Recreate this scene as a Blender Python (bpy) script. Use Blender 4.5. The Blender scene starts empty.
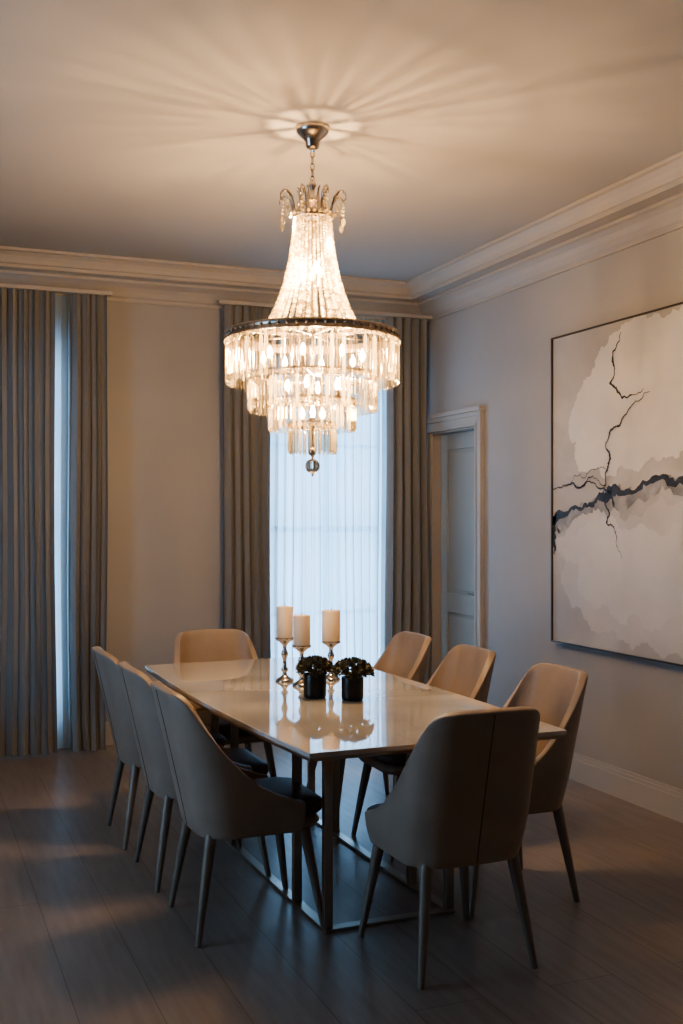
import bpy, bmesh, math, random
from mathutils import Vector, Matrix
random.seed(7)
S=bpy.context.scene
COL=S.collection

# ---------------------------------------------------------------- materials
def mat(name, base, rough=0.5, metal=0.0, bump=0.0, bscale=40, var=0.0, vscale=5, spec=0.5, coat=0.0, sheen=0.0, stretch=(1,1,1)):
    m=bpy.data.materials.new(name); m.use_nodes=True
    nt=m.node_tree; b=nt.nodes['Principled BSDF']
    b.inputs['Base Color'].default_value=(*base,1); b.inputs['Roughness'].default_value=rough
    b.inputs['Metallic'].default_value=metal; b.inputs['Specular IOR Level'].default_value=spec
    b.inputs['Coat Weight'].default_value=coat; b.inputs['Sheen Weight'].default_value=sheen
    tc=nt.nodes.new('ShaderNodeTexCoord'); mp=nt.nodes.new('ShaderNodeMapping')
    mp.inputs['Scale'].default_value=stretch
    nt.links.new(tc.outputs['Object'],mp.inputs['Vector'])
    if var>0:
        n=nt.nodes.new('ShaderNodeTexNoise'); n.inputs['Scale'].default_value=vscale; n.inputs['Detail'].default_value=6
        nt.links.new(mp.outputs[0],n.inputs['Vector'])
        r=nt.nodes.new('ShaderNodeValToRGB')
        r.color_ramp.elements[0].position=.3; r.color_ramp.elements[1].position=.7
        r.color_ramp.elements[0].color=(*[c*(1-var) for c in base],1)
        r.color_ramp.elements[1].color=(*[min(1,c*(1+var)) for c in base],1)
        nt.links.new(n.outputs['Fac'],r.inputs['Fac']); nt.links.new(r.outputs['Color'],b.inputs['Base Color'])
    if bump>0:
        n2=nt.nodes.new('ShaderNodeTexNoise'); n2.inputs['Scale'].default_value=bscale; n2.inputs['Detail'].default_value=4
        nt.links.new(mp.outputs[0],n2.inputs['Vector'])
        bp=nt.nodes.new('ShaderNodeBump'); bp.inputs['Strength'].default_value=bump; bp.inputs['Distance'].default_value=.01
        nt.links.new(n2.outputs['Fac'],bp.inputs['Height']); nt.links.new(bp.outputs['Normal'],b.inputs['Normal'])
    return m

M_wall=mat('wall_paint',(.43,.425,.42),.85,bump=.05,bscale=150,var=.03,vscale=1.5)
M_ceil=mat('ceiling_paint',(.45,.435,.415),.9,bump=.03,bscale=120,var=.02,vscale=1)
M_trim=mat('trim_paint',(.47,.435,.395),.55,var=.02,vscale=3)
M_base=mat('baseboard_paint',(.50,.49,.48),.5,var=.02,vscale=3)
M_door=mat('door_paint',(.38,.40,.385),.5,var=.03,vscale=3)
M_leather=mat('taupe_leather',(.34,.27,.215),.42,bump=.12,bscale=220,var=.08,vscale=9)
M_seat=mat('dark_seat_leather',(.11,.10,.095),.5,bump=.12,bscale=220,var=.1,vscale=9)
M_seam=mat('seam_thread',(.10,.075,.055),.7,var=.1)
M_leg=mat('bronze_leg',(.26,.22,.185),.40,metal=.4,var=.1,vscale=8)
M_tbase=mat('brushed_steel',(.46,.42,.37),.32,metal=1,var=.08,vscale=6)
M_chrome=mat('polished_nickel',(.66,.58,.50),.24,metal=1,var=.05,vscale=15)
M_band=mat('antique_bronze',(.48,.40,.33),.3,metal=1,var=.2,vscale=30)
M_silver=mat('candlestick_silver',(.50,.47,.44),.2,metal=1,var=.08,vscale=20)
M_pot=mat('black_pot',(.012,.012,.013),.3,var=.2,vscale=9)
M_soil=mat('soil',(.03,.02,.015),.9,bump=.5,bscale=90,var=.3)
M_leaf=mat('succulent_leaf',(.10,.088,.050),.5,var=.5,vscale=25)
M_wick=mat('wick',(.03,.025,.02),.9,var=.2)
M_frame=mat('art_frame_dark',(.06,.054,.05),.4,var=.2,vscale=8)
M_winf=mat('window_frame_paint',(.6,.6,.6),.5,var=.03)
M_gold=mat('door_handle_metal',(.35,.30,.24),.3,metal=1,var=.05)

def wax():
    m=mat('candle_wax',(.88,.72,.55),.55,var=.03,vscale=8)
    b=m.node_tree.nodes['Principled BSDF']
    b.inputs['Subsurface Weight'].default_value=.3
    b.inputs['Subsurface Radius'].default_value=(.02,.012,.006); b.inputs['Subsurface Scale'].default_value=1
    return m
M_wax=wax()

def cloth(name,c,tr):
    m=bpy.data.materials.new(name); m.use_nodes=True; nt=m.node_tree; nt.nodes.clear()
    o=nt.nodes.new('ShaderNodeOutputMaterial')
    d=nt.nodes.new('ShaderNodeBsdfDiffuse'); t=nt.nodes.new('ShaderNodeBsdfTranslucent')
    tc=nt.nodes.new('ShaderNodeTexCoord'); mp=nt.nodes.new('ShaderNodeMapping'); mp.inputs['Scale'].default_value=(200,200,3)
    n=nt.nodes.new('ShaderNodeTexNoise'); n.inputs['Scale'].default_value=1.0
    r=nt.nodes.new('ShaderNodeValToRGB')
    r.color_ramp.elements[0].color=(*[x*.85 for x in c],1); r.color_ramp.elements[1].color=(*[min(1,x*1.12) for x in c],1)
    nt.links.new(tc.outputs['Object'],mp.inputs[0]); nt.links.new(mp.outputs[0],n.inputs['Vector'])
    nt.links.new(n.outputs['Fac'],r.inputs[0]); nt.links.new(r.outputs[0],d.inputs[0]); nt.links.new(r.outputs[0],t.inputs[0])
    mx=nt.nodes.new('ShaderNodeMixShader'); mx.inputs[0].default_value=tr
    nt.links.new(d.outputs[0],mx.inputs[1]); nt.links.new(t.outputs[0],mx.inputs[2])
    nt.links.new(mx.outputs[0],o.inputs[0])
    return m,mx
M_curt,_=cloth('grey_drape',(.29,.285,.278),.07)
def sheer():
    m,mx=cloth('sheer_voile',(.74,.86,.95),.80)
    nt=m.node_tree; o=[n for n in nt.nodes if n.type=='OUTPUT_MATERIAL'][0]
    tp=nt.nodes.new('ShaderNodeBsdfTransparent'); m2=nt.nodes.new('ShaderNodeMixShader'); m2.inputs[0].default_value=.08
    nt.links.new(mx.outputs[0],m2.inputs[1]); nt.links.new(tp.outputs[0],m2.inputs[2]); nt.links.new(m2.outputs[0],o.inputs[0])
    return m
M_sheer=sheer()

def crystal(name,lo,hi,p0,p1,tint):
    m=bpy.data.materials.new(name); m.use_nodes=True; nt=m.node_tree; nt.nodes.clear()
    o=nt.nodes.new('ShaderNodeOutputMaterial')
    tp=nt.nodes.new('ShaderNodeBsdfTransparent'); tp.inputs[0].default_value=(*tint,1)
    gl=nt.nodes.new('ShaderNodeBsdfGlossy'); gl.inputs['Roughness'].default_value=.12; gl.inputs[0].default_value=(1,.97,.90,1)
    tl=nt.nodes.new('ShaderNodeBsdfTranslucent'); tl.inputs[0].default_value=(1,.92,.70,1)
    fr=nt.nodes.new('ShaderNodeLayerWeight'); fr.inputs['Blend'].default_value=.5
    m1=nt.nodes.new('ShaderNodeMixShader'); nt.links.new(fr.outputs['Facing'],m1.inputs[0])
    nt.links.new(tp.outputs[0],m1.inputs[1]); nt.links.new(gl.outputs[0],m1.inputs[2])
    m2=nt.nodes.new('ShaderNodeMixShader')
    g=nt.nodes.new('ShaderNodeNewGeometry')
    mr=nt.nodes.new('ShaderNodeMapRange'); mr.inputs[1].default_value=p0; mr.inputs[2].default_value=p1; mr.inputs[3].default_value=lo; mr.inputs[4].default_value=hi
    nt.links.new(g.outputs['Random Per Island'],mr.inputs[0]); nt.links.new(mr.outputs[0],m2.inputs[0])
    nt.links.new(m1.outputs[0],m2.inputs[1]); nt.links.new(tl.outputs[0],m2.inputs[2])
    nt.links.new(m2.outputs[0],o.inputs[0])
    return m
M_cry=crystal('crystal_prism',.0,.40,.5,1.0,(.88,.84,.77))
M_bead=crystal('crystal_bead',.05,.65,.35,.95,(.82,.77,.68))
def glass():
    m=mat('glass_ball',(.9,.86,.8),.02,var=.0); m.node_tree.nodes['Principled BSDF'].inputs['Transmission Weight'].default_value=1; return m
M_glass=glass()
def emis(name,c,s):
    m=bpy.data.materials.new(name); m.use_nodes=True; nt=m.node_tree; nt.nodes.clear()
    o=nt.nodes.new('ShaderNodeOutputMaterial'); e=nt.nodes.new('ShaderNodeEmission')
    e.inputs[0].default_value=(*c,1); e.inputs[1].default_value=s; nt.links.new(e.outputs[0],o.inputs[0]); return m
M_bulb=emis('bulb_glow',(1,.66,.30),130)

def marble():
    m=mat('glossy_marble',(.62,.56,.50),.045,var=.0,coat=.8)
    nt=m.node_tree; b=nt.nodes['Principled BSDF']
    tc=nt.nodes.new('ShaderNodeTexCoord'); n=nt.nodes.new('ShaderNodeTexNoise'); n.inputs['Scale'].default_value=1.2; n.inputs['Detail'].default_value=9; n.inputs['Distortion'].default_value=1.4
    nt.links.new(tc.outputs['Object'],n.inputs['Vector'])
    r=nt.nodes.new('ShaderNodeValToRGB'); e=r.color_ramp.elements
    e[0].position=.40; e[0].color=(.58,.56,.54,1); e[1].position=.60; e[1].color=(.64,.62,.60,1)
    x=e.new(.49); x.color=(.58,.56,.54,1); x=e.new(.503); x.color=(.52,.50,.48,1); x=e.new(.515); x.color=(.59,.57,.55,1)
    nt.links.new(n.outputs['Fac'],r.inputs[0]); nt.links.new(r.outputs[0],b.inputs['Base Color'])
    b.inputs['Coat Roughness'].default_value=.02
    return m
M_marble=marble()

def wood():
    m=mat('floor_oak',(.17,.13,.105),.32)
    nt=m.node_tree; b=nt.nodes['Principled BSDF']
    tc=nt.nodes.new('ShaderNodeTexCoord'); mp=nt.nodes.new('ShaderNodeMapping'); mp.inputs['Rotation'].default_value=(0,0,math.pi/2)
    nt.links.new(tc.outputs['Object'],mp.inputs[0])
    br=nt.nodes.new('ShaderNodeTexBrick'); br.inputs['Scale'].default_value=1; br.inputs['Brick Width'].default_value=2.2; br.inputs['Row Height'].default_value=.24
    br.inputs['Mortar Size'].default_value=.0018; br.inputs['Mortar'].default_value=(.13,.105,.088,1)
    br.inputs['Color1'].default_value=(.245,.205,.178,1); br.inputs['Color2'].default_value=(.275,.23,.20,1); br.offset=.37
    nt.links.new(mp.outputs[0],br.inputs['Vector'])
    mp2=nt.nodes.new('ShaderNodeMapping'); mp2.inputs['Scale'].default_value=(14,1.2,1); nt.links.new(tc.outputs['Object'],mp2.inputs[0])
    n=nt.nodes.new('ShaderNodeTexNoise'); n.inputs['Scale'].default_value=2.5; n.inputs['Detail'].default_value=8; nt.links.new(mp2.outputs[0],n.inputs['Vector'])
    r=nt.nodes.new('ShaderNodeValToRGB'); r.color_ramp.elements[0].position=.3; r.color_ramp.elements[1].position=.75
    r.color_ramp.elements[0].color=(.80,.78,.76,1); r.color_ramp.elements[1].color=(1.08,1.06,1.05,1)
    nt.links.new(n.outputs['Fac'],r.inputs[0])
    mx=nt.nodes.new('ShaderNodeMix'); mx.data_type='RGBA'; mx.blend_type='MULTIPLY'; mx.inputs[0].default_value=1
    nt.links.new(br.outputs['Color'],mx.inputs[6]); nt.links.new(r.outputs[0],mx.inputs[7]); nt.links.new(mx.outputs[2],b.inputs['Base Color'])
    bp=nt.nodes.new('ShaderNodeBump'); bp.inputs['Strength'].default_value=.12; bp.inputs['Distance'].default_value=.004
    nt.links.new(n.outputs['Fac'],bp.inputs['Height']); nt.links.new(bp.outputs[0],b.inputs['Normal'])
    return m
M_floor=wood()

# ---------------------------------------------------------------- mesh helpers
class MB:
    def __init__(s): s.v=[]; s.f=[]
    def add(s,v,f):
        o=len(s.v); s.v+= [tuple(p) for p in v]; s.f+=[tuple(i+o for i in q) for q in f]
    def box(s,x0,x1,y0,y1,z0,z1):
        s.add([(x0,y0,z0),(x1,y0,z0),(x1,y1,z0),(x0,y1,z0),(x0,y0,z1),(x1,y0,z1),(x1,y1,z1),(x0,y1,z1)],
              [(0,3,2,1),(4,5,6,7),(0,1,5,4),(1,2,6,5),(2,3,7,6),(3,0,4,7)])
    def lathe(s,prof,c=(0,0,0),n=32,cap=True):
        v=[];f=[]
        for (r,z) in prof:
            for i in range(n):
                a=2*math.pi*i/n; v.append((c[0]+r*math.cos(a),c[1]+r*math.sin(a),c[2]+z))
        for j in range(len(prof)-1):
            for i in range(n):
                k=(i+1)%n; f.append((j*n+i,j*n+k,(j+1)*n+k,(j+1)*n+i))
        if cap:
            f.append(tuple(range(n))[::-1]); f.append(tuple((len(prof)-1)*n+i for i in range(n)))
        s.add(v,f)
    def tube(s,pts,rad,n=8,closed=False):
        pts=[Vector(p) for p in pts]; m=len(pts); v=[];f=[]
        for i,p in enumerate(pts):
            a=pts[i-1] if (i>0 or closed) else p; b=pts[(i+1)%m] if (i<m-1 or closed) else p
            t=(b-a).normalized(); up=Vector((0,0,1)) if abs(t.z)<.95 else Vector((1,0,0))
            x=t.cross(up).normalized(); y=x.cross(t)
            r=rad[i] if isinstance(rad,(list,tuple)) else rad
            for k in range(n):
                an=2*math.pi*k/n; v.append(p+x*math.cos(an)*r+y*math.sin(an)*r)
        for i in range(m if closed else m-1):
            j=(i+1)%m
            for k in range(n):
                l=(k+1)%n; f.append((i*n+k,i*n+l,j*n+l,j*n+k))
        if not closed:
            f.append(tuple(range(n))[::-1]); f.append(tuple((m-1)*n+k for k in range(n)))
        s.add(v,f)
    def octa(s,c,r,h=None):
        h=h or r; x,y,z=c; n=6
        v=[(x,y,z+h)]+[(x+r*math.cos(k*math.pi/3),y+r*math.sin(k*math.pi/3),z+.35*h) for k in range(n)]+[(x+r*math.cos(k*math.pi/3),y+r*math.sin(k*math.pi/3),z-.35*h) for k in range(n)]+[(x,y,z-h)]
        f=[(0,1+k,1+(k+1)%n) for k in range(n)]+[(1+k,7+k,7+(k+1)%n,1+(k+1)%n) for k in range(n)]+[(13,7+(k+1)%n,7+k) for k in range(n)]
        s.add(v,f)
    def obj(s,name,m,parent=None,smooth=False,bevel=0,seg=2,subsurf=0,loc=None,sharp=None):
        me=bpy.data.meshes.new(name); me.from_pydata(s.v,[],s.f); me.validate()
        b=bmesh.new(); b.from_mesh(me); bmesh.ops.recalc_face_normals(b,faces=b.faces); b.to_mesh(me); b.free()
        o=bpy.data.objects.new(name,me); COL.objects.link(o); me.materials.append(m)
        if smooth:
            for p in me.polygons: p.use_smooth=True
            if sharp: me.set_sharp_from_angle(angle=math.radians(sharp))
        if bevel>0:
            mo=o.modifiers.new('b','BEVEL'); mo.width=bevel; mo.segments=seg; mo.limit_method='ANGLE'
        if subsurf:
            mo=o.modifiers.new('s','SUBSURF'); mo.levels=subsurf; mo.render_levels=subsurf
        if parent: o.parent=parent
        if loc: o.location=loc
        return o
def empty(name,loc=(0,0,0),rot=0):
    e=bpy.data.objects.new(name,None); e.empty_display_size=.1; COL.objects.link(e); e.location=loc; e.rotation_euler=(0,0,rot); return e

# ---------------------------------------------------------------- room
XL,XR,YF,YB,H=-1.9,3.57,-1.6,7.3,3.17
b=MB(); b.box(XL-.2,XR+.2,YF-.2,YB+.2,-.1,0); b.obj('floor',M_floor)
b=MB(); b.box(XL-.2,XR+.2,YF-.2,YB+.2,H,H+.1); b.obj('ceiling',M_ceil)
WZ0,WZ1=.22,2.62
W1=(.02,.90); W2=(2.34,3.28)
b=MB()
for x0,x1 in ((XL-.2,W1[0]),(W1[1],W2[0]),(W2[1],XR+.2)): b.box(x0,x1,YB,YB+.2,0,H)
for w in (W1,W2): b.box(w[0],w[1],YB,YB+.2,0,WZ0); b.box(w[0],w[1],YB,YB+.2,WZ1,H)
b.obj('wall_back',M_wall)
DY0,DY1,DZ=6.49,7.19,2.12
b=MB(); b.box(XR,XR+.2,YF,DY0,0,H); b.box(XR,XR+.2,DY1,YB,0,H); b.box(XR,XR+.2,DY0,DY1,DZ,H); b.obj('wall_right',M_wall)
LW_FILL=((3.1,4.5),)  # unseen left-wall opening, added to throw cool daylight on the right wall
b=MB()
ys=[YF]+[q for w in LW_FILL for q in w]+[YB]
for i in range(0,len(ys),2): b.box(XL-.2,XL,ys[i],ys[i+1],0,H)
for w in LW_FILL: b.box(XL-.2,XL,w[0],w[1],0,.5); b.box(XL-.2,XL,w[0],w[1],WZ1,H)
b.obj('wall_left',M_wall)
b=MB(); b.box(XL-.2,XR+.2,YF-.2,YF,0,H); b.obj('wall_front',M_wall)

def window(name,a,c,z0,z1,axis):
    mb=MB(); t=.05
    def bx(u0,u1,w0,w1,d0=.06,d1=.11):
        if axis=='y': mb.box(u0,u1,YB+d0,YB+d1,w0,w1)
        else: mb.box(XL-d1,XL-d0,u0,u1,w0,w1)
    bx(a,a+t,z0,z1); bx(c-t,c,z0,z1); bx(a+t,c-t,z0,z0+t); bx(a+t,c-t,z1-t,z1)
    mid=(z0+z1)/2; bx(a+t,c-t,mid-.02,mid+.02)
    m=(a+c)/2; bx(m-.012,m+.012,z0+t,z1-t,.07,.10)
    for k in (.25,.75): zz=z0+(z1-z0)*k; bx(a+t,c-t,zz-.012,zz+.012,.07,.10)
    mb.obj(name,M_winf)
window('window_1',*W1,WZ0,WZ1,'y'); window('window_2',*W2,WZ0,WZ1,'y')
window('added_fill_window',*LW_FILL[0],.5,WZ1,'x')  # frame of the added, out-of-view fill window

def ringtrim(name,prof,m):
    v=[];f=[];n=len(prof)
    for d,z in prof: v+=[(XL+d,YF+d,z),(XR-d,YF+d,z),(XR-d,YB-d,z),(XL+d,YB-d,z)]
    for j in range(n-1):
        for k in range(4): l=(k+1)%4; f.append((j*4+k,j*4+l,(j+1)*4+l,(j+1)*4+k))
    mb=MB(); mb.add(v,f); return mb.obj(name,m)
ringtrim('trim_crown',[(0.001,2.935),(.014,2.935),(.018,2.955),(.03,2.965),(.045,2.995),(.065,3.02),(.095,3.04),(.11,3.045),(.11,3.062),
   (.20,3.064),(.20,3.085),(.215,3.09),(.225,3.11),(.24,3.13),(.265,3.148),(.285,3.152),(.285,3.1695),(.0,3.1695)],M_trim)
def basebd(name,x0,x1,y0,y1,face):
    mb=MB(); mb.box(x0,x1,y0,y1,0.0,.12)
    d=.006
    if face=='x-': mb.box(x0+d,x1,y0,y1,.12,.14); mb.box(x0+d*2,x1,y0,y1,.14,.155)
    elif face=='x+': mb.box(x0,x1-d,y0,y1,.12,.155)
    elif face=='y-': mb.box(x0,x1,y0+d,y1,.12,.155)
    else: mb.box(x0,x1,y0,y1-d,.12,.155)
    mb.obj(name,M_base)
basebd('baseboard_right',XR-.022,XR,YF,6.395,'x-')
basebd('baseboard_back',XL+.022,XR-.022,YB-.022,YB,'y-')
basebd('baseboard_left',XL,XL+.022,YF,YB,'x+')
basebd('baseboard_front',XL+.022,XR-.022,YF,YF+.022,'y+')

# door
b=MB(); cx=XR
for (y0,y1,z0,z1) in ((DY0-.095,DY0,0,DZ+.095),(DY1,DY1+.095,0,DZ+.095),(DY0,DY1,DZ,DZ+.095)):
    b.box(cx-.022,cx,y0,y1,z0,z1)
b.box(cx-.036,cx-.022,DY0-.095,DY0-.065,0,DZ+.125); b.box(cx-.036,cx-.022,DY1+.065,DY1+.095,0,DZ+.125); b.box(cx-.036,cx-.022,DY0-.065,DY1+.065,DZ+.065,DZ+.095)
b.box(cx-.05,cx,DY0-.105,DY1+.105,DZ+.095,DZ+.125)
b.box(cx-.03,cx-.022,DY0-.02,DY0,0,DZ); b.box(cx-.03,cx-.022,DY1,DY1+.02,0,DZ);b.box(cx-.03,cx-.022,DY0-.02,DY1+.02,DZ,DZ+.02)
b.box(cx,cx+.18,DY0,DY0+.012,0,DZ); b.box(cx,cx+.18,DY1-.012,DY1,0,DZ); b.box(cx,cx+.18,DY0,DY1,DZ-.012,DZ)
b.obj('trim_1',M_trim,bevel=.003)
b=MB(); dx0=cx+.07; y0,y1=DY0+.014,DY1-.014; st=.10
b.box(dx0+.014,dx0+.04,y0,y1,.01,DZ-.014)
b.box(dx0,dx0+.014,y0,y0+st,.01,DZ-.014); b.box(dx0,dx0+.014,y1-st,y1,.01,DZ-.014)
for z0,z1 in ((.01,.2),(.82,.96),(DZ-.13,DZ-.014)): b.box(dx0,dx0+.014,y0+st,y1-st,z0,z1)
for z0,z1 in ((.2,.82),(.96,DZ-.13)):
    b.box(dx0+.005,dx0+.014,y0+st+.03,y1-st-.03,z0+.03,z1-.03)
d=b.obj('door_1',M_door,bevel=.003)
b=MB(); b.tube([(dx0-.0,y0+.05,.98),(dx0-.05,y0+.05,.98)],.009,10); b.tube([(dx0-.05,y0+.04,.98),(dx0-.05,y0+.15,.98)],.008,10)
b.obj('handle',M_gold,parent=d,smooth=True)

# ---------------------------------------------------------------- curtains
def curtain(name,x0,x1,yc,z0,z1,fold,amp,m,axis='y',phase=0,puddle=0):
    n=int((x1-x0)/fold*14); nz=26; v=[];f=[]
    for j in range(nz+1):
        tz=j/nz; z=z0+(z1-z0)*tz
        for i in range(n+1):
            x=x0+(x1-x0)*i/n; ph=2*math.pi*(x-x0)/fold+phase
            a=amp*(.85+.25*math.sin(1.7*i*.3+phase))*(1-.25*tz)
            yy=a*math.sin(ph+.25*math.sin(tz*3+i*.02))+.18*a*math.sin(2.3*ph+tz*2)
            xx=x+.012*math.sin(tz*5+x*9)*(1-tz)+.22*fold*math.sin(2*ph)*.5
            fl=puddle*max(0,(.08-tz)/.08)**1.5
            yy-=fl*(1+.6*math.sin(ph*.5))
            if axis=='y': v.append((xx,yc+yy,z))
            else: v.append((yc-yy,xx,z))
    for j in range(nz):
        for i in range(n): q=j*(n+1)+i; f.append((q,q+1,q+n+2,q+n+1))
    mb=MB(); mb.add(v,f); return mb.obj(name,m,smooth=True)
YC=7.13; ZT=2.935
curtain('drape',.975,1.205,YC,.012,ZT,.062,.036,M_curt,phase=.5,puddle=.03)
curtain('drape',.12,.875,YC,.012,ZT,.066,.038,M_curt,phase=.9,puddle=.03)
curtain('drape',1.98,2.315,YC,.012,ZT,.066,.038,M_curt,phase=.2,puddle=.03)
curtain('drape',3.19,3.50,YC,.012,ZT,.066,.038,M_curt,phase=1.2,puddle=.03)
curtain('sheer_curtain',-.02,.99,7.225,.015,2.93,.085,.018,M_sheer,phase=.3)
curtain('sheer_curtain',2.28,3.38,7.225,.015,2.93,.065,.026,M_sheer,phase=1.3)
for w in LW_FILL:  # drapes flanking the added left-wall opening
    curtain('drape',w[0]-.32,w[0]-.02,XL+.16,.012,ZT,.07,.036,M_curt,axis='x')
    curtain('drape',w[1]+.02,w[1]+.32,XL+.16,.012,ZT,.07,.036,M_curt,axis='x')
for x0,x1 in ((.1,1.24),(1.95,3.54)):
    b=MB(); b.box(x0,x1,YC-.02,YC+.02,2.937,2.96); b.obj('curtain_rail',M_trim)
for w in LW_FILL:  # rail over the added left-wall opening
    b=MB(); b.box(XL+.14,XL+.18,w[0]-.34,w[1]+.34,2.937,2.96); b.obj('curtain_rail',M_trim)

# ---------------------------------------------------------------- artwork
AX=XR-.045; AY=5.50; AZ0,AZ1=.785,2.545; AW=1.36; AH=AZ1-AZ0
art=empty('abstract_painting',(AX,AY,AZ0))
def canvas_mat():
    m=mat('canvas_paint',(.5,.47,.45),.75)
    nt=m.node_tree; bs=nt.nodes['Principled BSDF']
    tc=nt.nodes.new('ShaderNodeTexCoord')
    n=nt.nodes.new('ShaderNodeTexNoise'); n.inputs['Scale'].default_value=1.7; n.inputs['Detail'].default_value=8; n.inputs['Roughness'].default_value=.55; n.inputs['Distortion'].default_value=.8
    nt.links.new(tc.outputs['Object'],n.inputs['Vector'])
    r=nt.nodes.new('ShaderNodeValToRGB'); e=r.color_ramp.elements
    e[0].position=.32; e[0].color=(.45,.44,.435,1); e[1].position=.68; e[1].color=(.60,.595,.59,1)
    x=e.new(.5); x.color=(.50,.49,.485,1); x=e.new(.56); x.color=(.55,.545,.54,1)
    nt.links.new(n.outputs['Fac'],r.inputs[0]); nt.links.new(r.outputs[0],bs.inputs['Base Color']); return m
M_canvas=canvas_mat()
M_pwhite=mat('paint_white',(.72,.72,.715),.7,var=.08,vscale=3)
M_pwarm=mat('paint_blush',(.61,.595,.585),.7,var=.08,vscale=3)
M_ppale=mat('paint_pale',(.66,.65,.64),.7,var=.08,vscale=2.5)
M_pink=mat('paint_ink',(.035,.037,.045),.55,var=.6,vscale=12)
M_pwash=mat('paint_greywash',(.34,.34,.35),.7,var=.35,vscale=10)
b=MB(); b.box(0,.04,-AW,0,0,AH); b.obj('canvas',M_canvas,parent=art)
b=MB(); t=.008
for (y0,y1,z0,z1) in ((-AW-t,-AW,-t,AH+t),(0,t,-t,AH+t),(-AW,0,-t,0),(-AW,0,AH,AH+t)): b.box(-.012,.045,y0,y1,z0,z1)
b.obj('frame',M_frame,parent=art)
def clampP(q,lay): return (-.001-.0008*lay,-min(max(q.x,.002),AW-.002),min(max(q.y,.002),AH-.002))
def fract(P,rough,depth,closed):
    for d in range(depth):
        Q=[];n=len(P)
        for i in range(n if closed else n-1):
            a=P[i];c=P[(i+1)%n]; dv=c-a; m=(a+c)/2+Vector((-dv.y,dv.x))*random.uniform(-rough,rough); Q+=[a,m]
        if not closed: Q.append(P[-1])
        P=Q
    return P
def ribbon(name,P,m,lay):
    v=[];f=[]
    for i,(p,ww) in enumerate(P):
        a=P[max(i-1,0)][0]; c=P[min(i+1,len(P)-1)][0]; t=(c-a); t=t.normalized() if t.length>1e-6 else Vector((1,0)); nn=Vector((-t.y,t.x))
        for s in (-1,1): v.append(clampP(p+nn*s*ww/2,lay))
    for i in range(len(P)-1): f.append((2*i,2*i+1,2*i+3,2*i+2))
    mb=MB(); mb.add(v,f); mb.obj(name,m,parent=art)
def blob(name,pts,m,lay,rough=.26,outline=None):
    P=fract([Vector(p) for p in pts],rough,4,True)
    out=[clampP(q,lay) for q in P]
    mb=MB(); mb.add(out,[tuple(range(len(out)))])
    o=mb.obj(name,m,parent=art)
    bm=bmesh.new(); bm.from_mesh(o.data); bmesh.ops.triangulate(bm,faces=bm.faces); bm.to_mesh(o.data); bm.free()
def stroke(name,pts,w,m,lay,rough=.2,depth=3,jw=.4):
    n=len(pts); P=fract([Vector(p) for p in pts],rough,depth,False); L=len(P); R=[]
    for i,q in enumerate(P):
        u=i/(L-1)*(n-1); k=min(int(u),n-2); ww=w[k]*(1-(u-k))+w[k+1]*(u-k); R.append((q,ww*random.uniform(1-jw,1+jw)))
    ribbon(name,R,m,lay)
blob('white_field',[(.66,1.74),(.54,1.66),(.44,1.60),(.38,1.50),(.27,1.43),(.20,1.33),(.16,1.22),(.24,1.14),(.22,1.05),(.33,.97),(.46,.99),(.52,.93),(.66,1.0),(.80,.95),(.98,1.0),(1.2,1.1),(1.34,1.3),(1.35,1.6),(1.3,1.74),(.95,1.75)],M_pwhite,1)
blob('lower_field',[(.03,.60),(.20,.70),(.42,.76),(.60,.78),(.85,.74),(1.15,.80),(1.33,.7),(1.34,.2),(1.1,.05),(.75,.02),(.5,.10),(.30,.18),(.12,.30)],M_pwarm,1)
blob('pale_field',[(.08,.54),(.30,.66),(.55,.72),(.80,.68),(1.15,.70),(1.25,.38),(1.0,.16),(.6,.18),(.30,.28)],M_ppale,2)
stroke('wash',[(.0,.64),(.10,.71),(.25,.76),(.42,.79),(.58,.83),(.75,.82),(.95,.87),(1.15,.85),(1.34,.93)],[.14,.08,.05,.06,.12,.09,.05,.07,.09],M_pwash,3)
stroke('ink',[(.0,.70),(.07,.735),(.16,.745),(.28,.765),(.38,.79),(.48,.83),(.58,.86),(.70,.85),(.9,.90),(1.1,.88),(1.34,.97)],[.045,.045,.026,.018,.022,.04,.07,.03,.03,.045,.03],M_pink,4)
stroke('drip',[(.012,.73),(.02,.66),(.012,.58),(.02,.50)],[.05,.028,.03,.006],M_pink,4)
stroke('vein',[(.0,.89),(.14,.905),(.28,.885),(.40,.91),(.50,.88),(.57,.85)],[.008,.006,.012,.008,.010,.01],M_pink,4,depth=4)
stroke('vein',[(.28,.885),(.36,.94),(.44,.93),(.52,.90)],[.004,.006,.004,.006],M_pink,4,depth=4)
stroke('vein',[(.10,.905),(.22,.955),(.33,.94),(.42,.98),(.54,.96)],[.002,.003,.004,.004,.003],M_pink,4,depth=4)
stroke('vein',[(.50,.84),(.52,.96),(.56,1.03),(.52,1.10),(.56,1.18),(.64,1.20),(.72,1.28),(.9,1.36)],[.006,.008,.018,.006,.013,.010,.006,.003],M_pink,4,depth=4)
stroke('vein',[(.66,1.70),(.62,1.63),(.58,1.56),(.60,1.50),(.56,1.44),(.62,1.40),(.72,1.35),(.85,1.38)],[.004,.006,.014,.006,.012,.015,.008,.003],M_pink,4,depth=4)
stroke('vein',[(.50,.82),(.56,.74),(.53,.69),(.62,.62),(.66,.5)],[.010,.012,.010,.005,.002],M_pink,4,depth=4)

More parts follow.
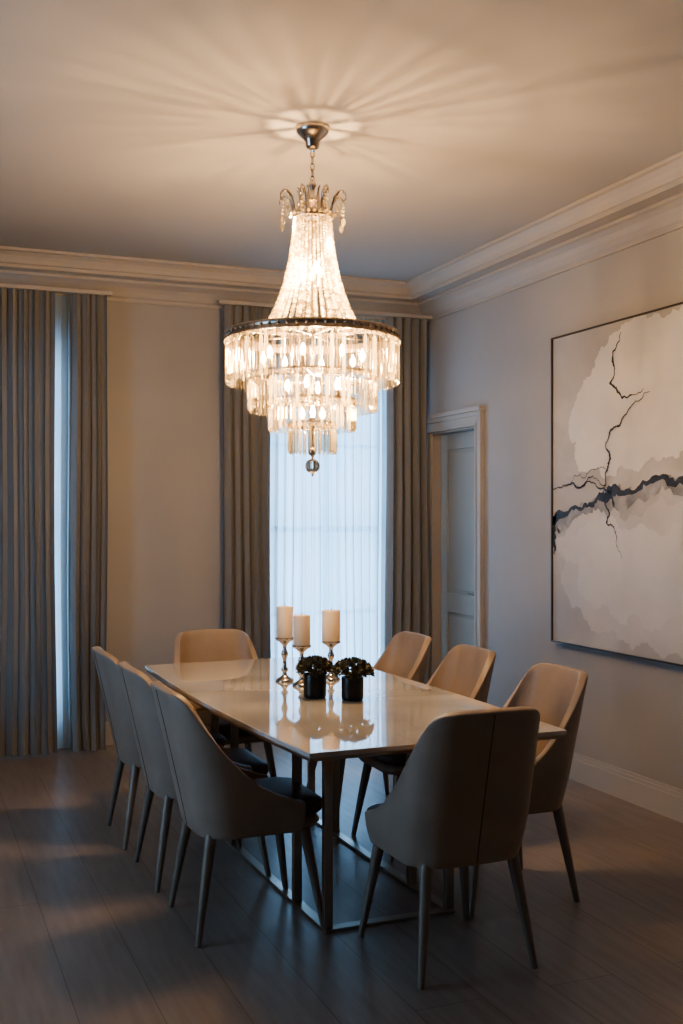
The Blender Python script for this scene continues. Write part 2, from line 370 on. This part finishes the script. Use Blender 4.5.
# ---------------------------------------------------------------- table
TX,TY=1.655,4.43; TH=.75
tab=empty('dining_table',(TX,TY,0),math.radians(1.5))
hl=1.14; outline=[]
def hw(y): return .49+.04*(1-(y/hl)**2)
N=24
for i in range(N+1): y=-hl+2*hl*i/N; outline.append((hw(y),y))
for i in range(N+1): y=hl-2*hl*i/N; outline.append((-hw(y),y))
v=[(x,y,TH-.018) for x,y in outline]+[(x,y,TH) for x,y in outline]; n=len(outline)
f=[tuple(range(n))[::-1],tuple(range(n,2*n))]+[(i,(i+1)%n,n+(i+1)%n,n+i) for i in range(n)]
b=MB(); b.add(v,f); b.obj('top',M_marble,parent=tab,bevel=.004,seg=3)
v=[(x*.985,y*.992,TH-.03) for x,y in outline]+[(x*.992,y*.996,TH-.0185) for x,y in outline]
b=MB(); b.add(v,f); b.obj('underframe',M_tbase,parent=tab)
b=MB()
for sy in (-1,1):
    for y in (sy*.71,sy*.40):
        for sx in (-1,1):
            x=sx*.25
            b.box(x-.017,x+.017,y-.013,y+.013,.012,TH-.03)
        b.box(-.267,.267,y-.02,y+.02,TH-.042,TH-.0301)
    b.box(-.267,.267,sy*.71-.022,sy*.71+.022,0,.0119)
for sx in (-1,1): b.box(sx*.25-.020,sx*.25+.020,-.688,.688,0,.012)
b.obj('base',M_tbase,parent=tab,bevel=.002)

# ---------------------------------------------------------------- chairs
def interp(x,P):
    if x<=P[0][0]: return P[0][1]
    for (a,ya),(c,yc) in zip(P,P[1:]):
        if x<=c:
            t=(x-a)/(c-a); t=t*t*(3-2*t)*.3+t*.7; return ya+(yc-ya)*t
    return P[-1][1]
HP=[(0,.888),(.12,.887),(.165,.882),(.19,.872),(.21,.852),(.228,.815),(.245,.765),(.27,.70),(.30,.645),(.34,.59),(.39,.54),(.45,.505),(.52,.48),(.57,.468)]
w=.226; rr=.10; yb=-.215
def path(l):
    s=1 if l>=0 else -1; a=abs(l); st=w-rr; arc=rr*math.pi/2
    if a<st: p=(a,yb)
    elif a<st+arc: t=(a-st)/rr; p=(st+rr*math.sin(t),yb+rr-rr*math.cos(t))
    else: p=(w,yb+rr+a-st-arc)
    return (s*p[0],p[1]+.014*(min(1,a/.2))**2)
def shellpt(l,z):
    x,y=path(l); a=abs(l)
    k=max(0,(z-.42)/.46); back=max(0,min(1,(.44-a)/.22))
    y-= .105*k**1.05*(.25+.75*back)
    x*= 1-.03*k
    q=max(0,(.56-z)/.195); x*=1-.12*q*q; 
    if z<.45: q=(.45-z)/.09; y*=1-.07*q*q
    return (x,y,z)
Lm=.545; NL=72; NV=16
shell=MB(); v=[];f=[]
for i in range(NL+1):
    l=-Lm+2*Lm*i/NL; top=interp(abs(l),HP)
    for j in range(NV+1): v.append(shellpt(l,.365+(top-.365)*j/NV))
for i in range(NL):
    for j in range(NV): q=i*(NV+1)+j; f.append((q,q+NV+1,q+NV+2,q+1))
shell.add(v,f)
so=shell.obj('tmp',M_leather,smooth=True)
mo=so.modifiers.new('sol','SOLIDIFY'); mo.thickness=.034; mo.offset=0; mo.use_even_offset=True
mo=so.modifiers.new('bev','BEVEL'); mo.width=.012; mo.segments=3; mo.limit_method='ANGLE'; mo.angle_limit=math.radians(50)
cush=MB(); 
def rbox(mb,hx,y0,y1,z0,z1,ry=.06,n=6,taper=1.0):
    pts=[]
    for cxs,cys,a0 in ((hx-ry,y1-ry,0),(-(hx-ry),y1-ry,90),(-(hx-ry),y0+ry,180),(hx-ry,y0+ry,270)):
        for k in range(n+1): a=math.radians(a0+90*k/n); pts.append((cxs+ry*math.cos(a),cys+ry*math.sin(a)))
    n2=len(pts); e=.022
    cyc=(y0+y1)/2
    levels=[(z0,.93*taper),(z0+e*.4,.97*taper),(z0+e,1),(z1-e,1),(z1-e*.4,.985),(z1-e*.1,.95),(z1+.004,.85),(z1+.010,.5),(z1+.011,.05)]
    v=[(x*s,cyc+(y-cyc)*s,z) for z,s in levels for x,y in pts]; f=[]
    for j in range(len(levels)-1):
        for i in range(n2): k=(i+1)%n2; f.append((j*n2+i,j*n2+k,(j+1)*n2+k,(j+1)*n2+i))
    f.append(tuple(range(n2))[::-1]); f.append(tuple((len(levels)-1)*n2+i for i in range(n2))); mb.add(v,f)
rbox(cush,.206,-.195,.255,.415,.470)
co=cush.obj('tmp2',M_seat,smooth=True,sharp=60)
und=MB(); rbox(und,.195,-.19,.243,.365,.405); uo=und.obj('tmp3',M_leather,smooth=True,sharp=60)
feet={'fl':(-.215,.235),'fr':(.215,.235),'bl':(-.212,-.235),'br':(.212,-.235)}
legmeshes={}
for k,(fx,fy) in feet.items():
    mb=MB(); mb.tube([(fx*.76,fy*.74,.375),(fx*.88,fy*.87,.19),(fx,fy,0.0)],[.022,.017,.011],12)
    legmeshes[k]=mb
seam=MB(); pts=[]
for j in range(20):
    z=.372+(.876-.372)*j/19; p=shellpt(0,z); pts.append((p[0],p[1]-.0175,p[2]))
seam.tube(pts,.0022,6)
bpy.context.view_layer.update(); dg=bpy.context.evaluated_depsgraph_get()
def bake(o):
    me=bpy.data.meshes.new_from_object(o.evaluated_get(dg)); return me
ME_shell=bake(so); ME_c=bake(co); ME_u=bake(uo)
for o in (so,co,uo): bpy.data.objects.remove(o)
lm={}
for k,mb in legmeshes.items():
    o=mb.obj('t',M_leg,smooth=True,sharp=50); lm[k]=o.data; bpy.data.objects.remove(o)
o=seam.obj('t',M_seam,smooth=True); ME_seam=o.data; bpy.data.objects.remove(o)
for p in ME_shell.polygons: p.use_smooth=True
ME_shell.set_sharp_from_angle(angle=math.radians(60))
def chair(x,y,rot):
    e=empty('dining_chair',(x,y,0),rot)
    for nm,me in (('backrest_shell',ME_shell),('seat_cushion',ME_c),('seat_base',ME_u),('back_seam',ME_seam),('leg_1',lm['fl']),('leg_2',lm['fr']),('leg_3',lm['bl']),('leg_4',lm['br'])):
        o=bpy.data.objects.new(nm,me); COL.objects.link(o); o.parent=e
R=math.pi/2
for x,y in ((1.185,3.955),(1.17,4.56),(1.155,5.17)): chair(x,y,-R)
for y in (3.85,4.58,5.24): chair(2.205,y,R)
chair(1.733,3.385,math.radians(1))
chair(1.555,5.53,math.pi)

# ---------------------------------------------------------------- candles and plants
def candlestick(x,y,zc,ztop,r=.038):
    e=empty('candlestick',(x,y,TH)); h=zc-TH
    P=[(.042,0),(.042,.006),(.036,.012),(.024,.018),(.012,.028),(.009,.04),(.016,.05),(.017,.056),(.009,.066),(.008,h*.5),(.013,h*.56),(.017,h*.62),(.013,h*.68),(.008,h*.74),(.010,h*.82),(.026,h*.90),(.040,h*.94),(.043,h*.965),(.043,h),(.036,h)]
    b=MB(); b.lathe(P,n=32); b.obj('stick',M_silver,parent=e,smooth=True,sharp=50)
    b=MB(); ch=ztop-zc; b.lathe([(r*.97,h),(r,h+.004),(r,h+ch-.006),(r*.95,h+ch-.001),(r*.8,h+ch),(r*.4,h+ch-.004),(.002,h+ch-.006)],n=32); b.obj('pillar_candle',M_wax,parent=e,smooth=True,sharp=50)
    b=MB(); b.tube([(0,0,h+ch-.007),(.001,0,h+ch+.004),(.003,.001,h+ch+.012)],.0012,6); b.obj('wick',M_wick,parent=e)
candlestick(1.620,4.775,.952,1.094); candlestick(1.648,4.62,.932,1.066); candlestick(1.835,4.74,.93,1.072,.042)

def leafrosette(mb,c,nrm,size,n=16):
    nrm=Vector(nrm).normalized(); q=nrm.to_track_quat('Z','Y').to_matrix()
    c=Vector(c)
    for i in range(n):
        ring=i/n; a=i*2.399; el=math.radians(15+65*(1-ring)); L=size*(.55+.5*ring); wd=size*.22
        d=Vector((math.cos(a)*math.cos(el),math.sin(a)*math.cos(el),math.sin(el))); s=Vector((-math.sin(a),math.cos(a),0)); u=s.cross(d)*-1
        pts=[d*0.05*L,d*.5*L+s*wd,d*.85*L+s*wd*.6+u*.08*L,d*L+u*.15*L,d*.85*L-s*wd*.6+u*.08*L,d*.5*L-s*wd,d*.55*L-u*.12*L]
        v=[c+q@p for p in pts]
        mb.add(v,[(0,1,6),(1,2,6),(2,3,6),(3,4,6),(4,5,6),(5,0,6),(0,5,4,3,2,1)])
def plant(x,y,r,h,pr):
    e=empty('potted_succulent',(x,y,TH))
    b=MB(); b.lathe([(r*.9,0),(r*.97,.004),(r,.02),(r*1.0,h-.003),(r*.98,h),(r*.88,h),(r*.86,h-.012),(.001,h-.012)],n=36); b.obj('pot',M_pot,parent=e,smooth=True,sharp=40)
    b=MB(); b.lathe([(r*.86,h-.0125),(r*.5,h-.008),(.001,h-.006)],n=24,cap=False); b.obj('soil',M_soil,parent=e)
    b=MB()
    for i in range(30):
        t=(i+.5)/30; ph=i*2.399; el=math.acos(1-t*1.05); 
        nrm=(math.sin(el)*math.cos(ph),math.sin(el)*math.sin(ph),math.cos(el)+.15)
        c=(pr*.85*nrm[0],pr*.85*nrm[1],h+.012+pr*.58*math.cos(el))
        b.tube([(0,0,h-.01),(c[0]*.5,c[1]*.5,h+.01),c],.0022,5)
        leafrosette(b,c,nrm,.032,14)
    b.obj('leaves',M_leaf,parent=e)
plant(1.592,4.30,.048,.10,.074); plant(1.715,4.185,.046,.095,.084)

# ---------------------------------------------------------------- chandelier
CX,CY=1.616,4.394
ch=empty('crystal_chandelier',(CX,CY,0))
b=MB()
b.lathe([(.070,H-.0005),(.072,H-.008),(.070,H-.022),(.062,H-.030),(.052,H-.040),(.038,H-.052),(.031,H-.066),(.029,H-.082),(.024,H-.090),(.012,H-.094),(.012,H-.102)],n=40)
b.obj('canopy',M_chrome,parent=ch,smooth=True,sharp=40)
b=MB(); z=H-.098; k=0
while z>2.925:
    L=.017; pts=[]
    for i in range(14):
        a=2*math.pi*i/14; u=.0085*math.cos(a); vv=L*math.sin(a)
        pts.append((u,0,z-L+vv) if k%2==0 else (0,u,z-L+vv))
    b.tube(pts,.0030,6,closed=True); z-=.027; k+=1
b.lathe([(.006,2.945),(.014,2.935),(.018,2.92),(.010,2.905),(.010,2.88),(.022,2.87),(.024,2.855),(.012,2.845),(.010,2.80),(.03,2.79),(.03,2.782),(.01,2.78)],n=24)
b.lathe([(.083,2.805),(.090,2.803),(.092,2.795),(.088,2.778),(.083,2.778),(.083,2.805)],n=48,cap=False)
for i in range(6):
    a=i*math.pi/3+.2; c,s=math.cos(a),math.sin(a)
    b.tube([(0,0,2.79),(c*.085,s*.085,2.79)],.004,6)
for i in range(8):
    a=i*math.pi/4+.1; c,s=math.cos(a),math.sin(a)
    P=[(.082,2.79),(.088,2.83),(.098,2.862),(.116,2.884),(.135,2.886),(.149,2.870),(.150,2.850),(.138,2.842)]
    b.tube([(c*r,s*r,z) for r,z in P],[.004,.006,.007,.0065,.005,.004,.003,.003],8)
    P=[(.070,2.79),(.060,2.83),(.052,2.86),(.060,2.895),(.072,2.905)]
    b.tube([(c*r,s*r,z) for r,z in P],[.005,.006,.007,.005,.002],8)
b.tube([(0,0,2.80),(0,0,1.80)],.007,10)
b.obj('metal_crown',M_chrome,parent=ch,smooth=True,sharp=50)
tiers=[(.362,2.262,.195,92),(.270,2.105,.155,70),(.180,1.998,.130,48),(.098,1.900,.128,28)]
b=MB()
R0=.362
b.lathe([(R0-.006,2.292),(R0+.006,2.292),(R0+.009,2.286),(R0+.005,2.281),(R0+.005,2.266),(R0+.009,2.261),(R0+.006,2.255),(R0-.006,2.255),(R0-.006,2.292)],n=96,cap=False)
for R_,z,_,_ in tiers[1:]:
    b.lathe([(R_-.004,z+.010),(R_+.004,z+.010),(R_+.004,z),(R_-.004,z),(R_-.004,z+.010)],n=64,cap=False)
b.lathe([(.195,2.318),(.205,2.318),(.205,2.302),(.195,2.302),(.195,2.318)],n=64,cap=False)
for i in range(8):
    a=i*math.pi/4; c,s=math.cos(a),math.sin(a)
    b.tube([(0,0,2.28),(c*.36,s*.36,2.275)],.004,6)
    for q,zz in ((.270,2.11),(.180,2.003),(.098,1.905)): b.tube([(c*q,s*q,2.277),(c*q,s*q,zz)],.002,5)
    b.tube([(c*.198,s*.198,2.275),(c*.198,s*.198,2.31)],.004,5)
b.obj('drum_band',M_band,parent=ch,smooth=True,sharp=40)
b=MB()
for i in range(60):
    a=2*math.pi*i/60; c,s=math.cos(a),math.sin(a); b.octa((c*(R0+.008),s*(R0+.008),2.2735),.006,.009)
b.obj('band_gems',M_chrome,parent=ch)
b=MB()
def prism(mb,R_,a,z1,L,wd,th,tw=0):
    c,s=math.cos(a),math.sin(a); tt=a+tw
    rx=Vector((c,s,0)); tx=Vector((-math.sin(tt),math.cos(tt),0)); nx=Vector((math.cos(tt),math.sin(tt),0)); o=rx*R_
    def ring(z,w_,t_): return [o+tx*w_+Vector((0,0,z)),o+tx*w_*.25+nx*t_+Vector((0,0,z)),o-tx*w_*.25+nx*t_+Vector((0,0,z)),o-tx*w_+Vector((0,0,z)),o-tx*w_*.25-nx*t_+Vector((0,0,z)),o+tx*w_*.25-nx*t_+Vector((0,0,z))]
    v=ring(z1,wd*.35,th*.3)+ring(z1-.012,wd,th)+ring(z1-L+.012,wd,th)+ring(z1-L,wd*.45,th*.2)
    f=[(0,1,2,3,4,5)]
    for j in range(3):
        for i in range(6): k=(i+1)%6; f.append((j*6+i,(j+1)*6+i,(j+1)*6+k,j*6+k))
    f.append((23,22,21,20,19,18)); mb.add(v,f)
for ti,(R_,z,L,n) in enumerate(tiers):
    for i in range(n):
        a=2*math.pi*i/n; prism(b,R_,a,z-.022,L-.022+random.uniform(-.002,.002),R_*math.pi/n*.66,.009,random.uniform(-.35,.35))
        b.octa((R_*math.cos(a),R_*math.sin(a),z-.010),.0075,.010)
b.obj('crystal_prisms',M_cry,parent=ch)
b=MB()
def prof(t): return .080+ .028*t+.092*t**2.6
ns=34; nb=38
for i in range(ns):
    a=2*math.pi*i/ns
    for j in range(nb):
        t=j/(nb-1); r=prof(t); z=2.778-(2.778-2.312)*t; q=.0056+.0034*t
        b.octa((r*math.cos(a),r*math.sin(a),z),q,q*.98)
for i in range(8):
    a=i*math.pi/4+.1; c,s=math.cos(a),math.sin(a)
    for j in range(4): b.octa((c*.139,s*.139,2.83-j*.016),.006)
    b.octa((c*.139,s*.139,2.752),.010,.020)
    for j in range(3): b.octa((c*.116,s*.116,2.868-j*.014),.005)
    b.octa((c*.116,s*.116,2.815),.008,.016)
for i in range(24):
    a=2*math.pi*i/24; b.octa((.094*math.cos(a),.094*math.sin(a),2.79),.008)
for R_,z,n in ((.370,2.246,110),(.277,2.098,84),(.187,1.991,56),(.104,1.893,34)):
    for i in range(n): a=2*math.pi*i/n; b.octa((R_*math.cos(a),R_*math.sin(a),z),.0075,.009)
b.obj('crystal_strands',M_bead,parent=ch)
b=MB()
pr=[]
for k in range(17): an=math.pi*k/16; pr.append((.031*math.sin(an)+.0003,1.722+.031*math.cos(an)))
b.lathe(pr,n=20)
b.obj('finial_ball',M_glass,parent=ch)
b=MB(); b.lathe([(.012,1.80),(.016,1.79),(.016,1.775),(.006,1.765),(.004,1.75)],n=16); b.lathe([(.002,1.695),(.006,1.69),(.005,1.683),(.001,1.676)],n=12); b.obj('finial_cap',M_chrome,parent=ch,smooth=True)
bulbs=[]
for i in range(3): a=i*2*math.pi/3+.5; bulbs.append((.045*math.cos(a),.045*math.sin(a),2.56))
for i in range(8): a=i*math.pi/4+.25; bulbs.append((.215*math.cos(a),.215*math.sin(a),2.19))
for i in range(4): a=i*math.pi/2+1.0; bulbs.append((.11*math.cos(a),.11*math.sin(a),2.07))
for i in range(3): a=i*2*math.pi/3+.2; bulbs.append((.05*math.cos(a),.05*math.sin(a),1.95))
b=MB(); sk=MB()
for x,y,z in bulbs:
    b.lathe([(.006,z-.024),(.010,z-.016),(.0125,z-.004),(.010,z+.008),(.005,z+.020),(.001,z+.027)],c=(x,y,0),n=12)
    sk.lathe([(.009,z-.068),(.010,z-.063),(.010,z-.025),(.007,z-.024)],c=(x,y,0),n=12)
    sk.tube([(0,0,z-.078),(x,y,z-.066)],.004,6)
b.obj('bulbs',M_bulb,parent=ch,smooth=True); sk.obj('bulb_sockets',M_chrome,parent=ch,smooth=True,sharp=50)
def pl(x,y,z,e,r=.012):
    l=bpy.data.lights.new('bulb_light','POINT'); l.energy=e; l.shadow_soft_size=r; l.color=(1,.63,.31)
    o=bpy.data.objects.new('bulb_light',l); COL.objects.link(o); o.parent=ch; o.location=(x,y,z)
pl(0.0,0.014,2.53,85,.020)
for i in range(3): a=i*2*math.pi/3+.25; pl(.19*math.cos(a),.19*math.sin(a),2.23,18,.015)
pl(.03,0,2.11,23)
pl(.0,.02,1.98,10)

# ---------------------------------------------------------------- world
W=bpy.data.worlds.new('dusk_sky'); S.world=W; W.use_nodes=True; nt=W.node_tree
bg=nt.nodes['Background']; bg.inputs[0].default_value=(.34,.58,.88,1); bg.inputs[1].default_value=7.0

# ---------------------------------------------------------------- camera
cam=bpy.data.cameras.new('camera'); co=bpy.data.objects.new('camera',cam); COL.objects.link(co)
co.location=(0,0,1.5); co.rotation_euler=(math.pi/2,0,-math.atan2(436,1095))
cam.sensor_fit='VERTICAL'; cam.sensor_height=24; cam.lens=24*1095/1024; cam.shift_y=6/1024; cam.clip_start=.05
S.camera=co
S.view_settings.view_transform='AgX'
try: S.view_settings.look='AgX - Medium High Contrast'
except Exception as ex: print(ex)
S.view_settings.exposure=0
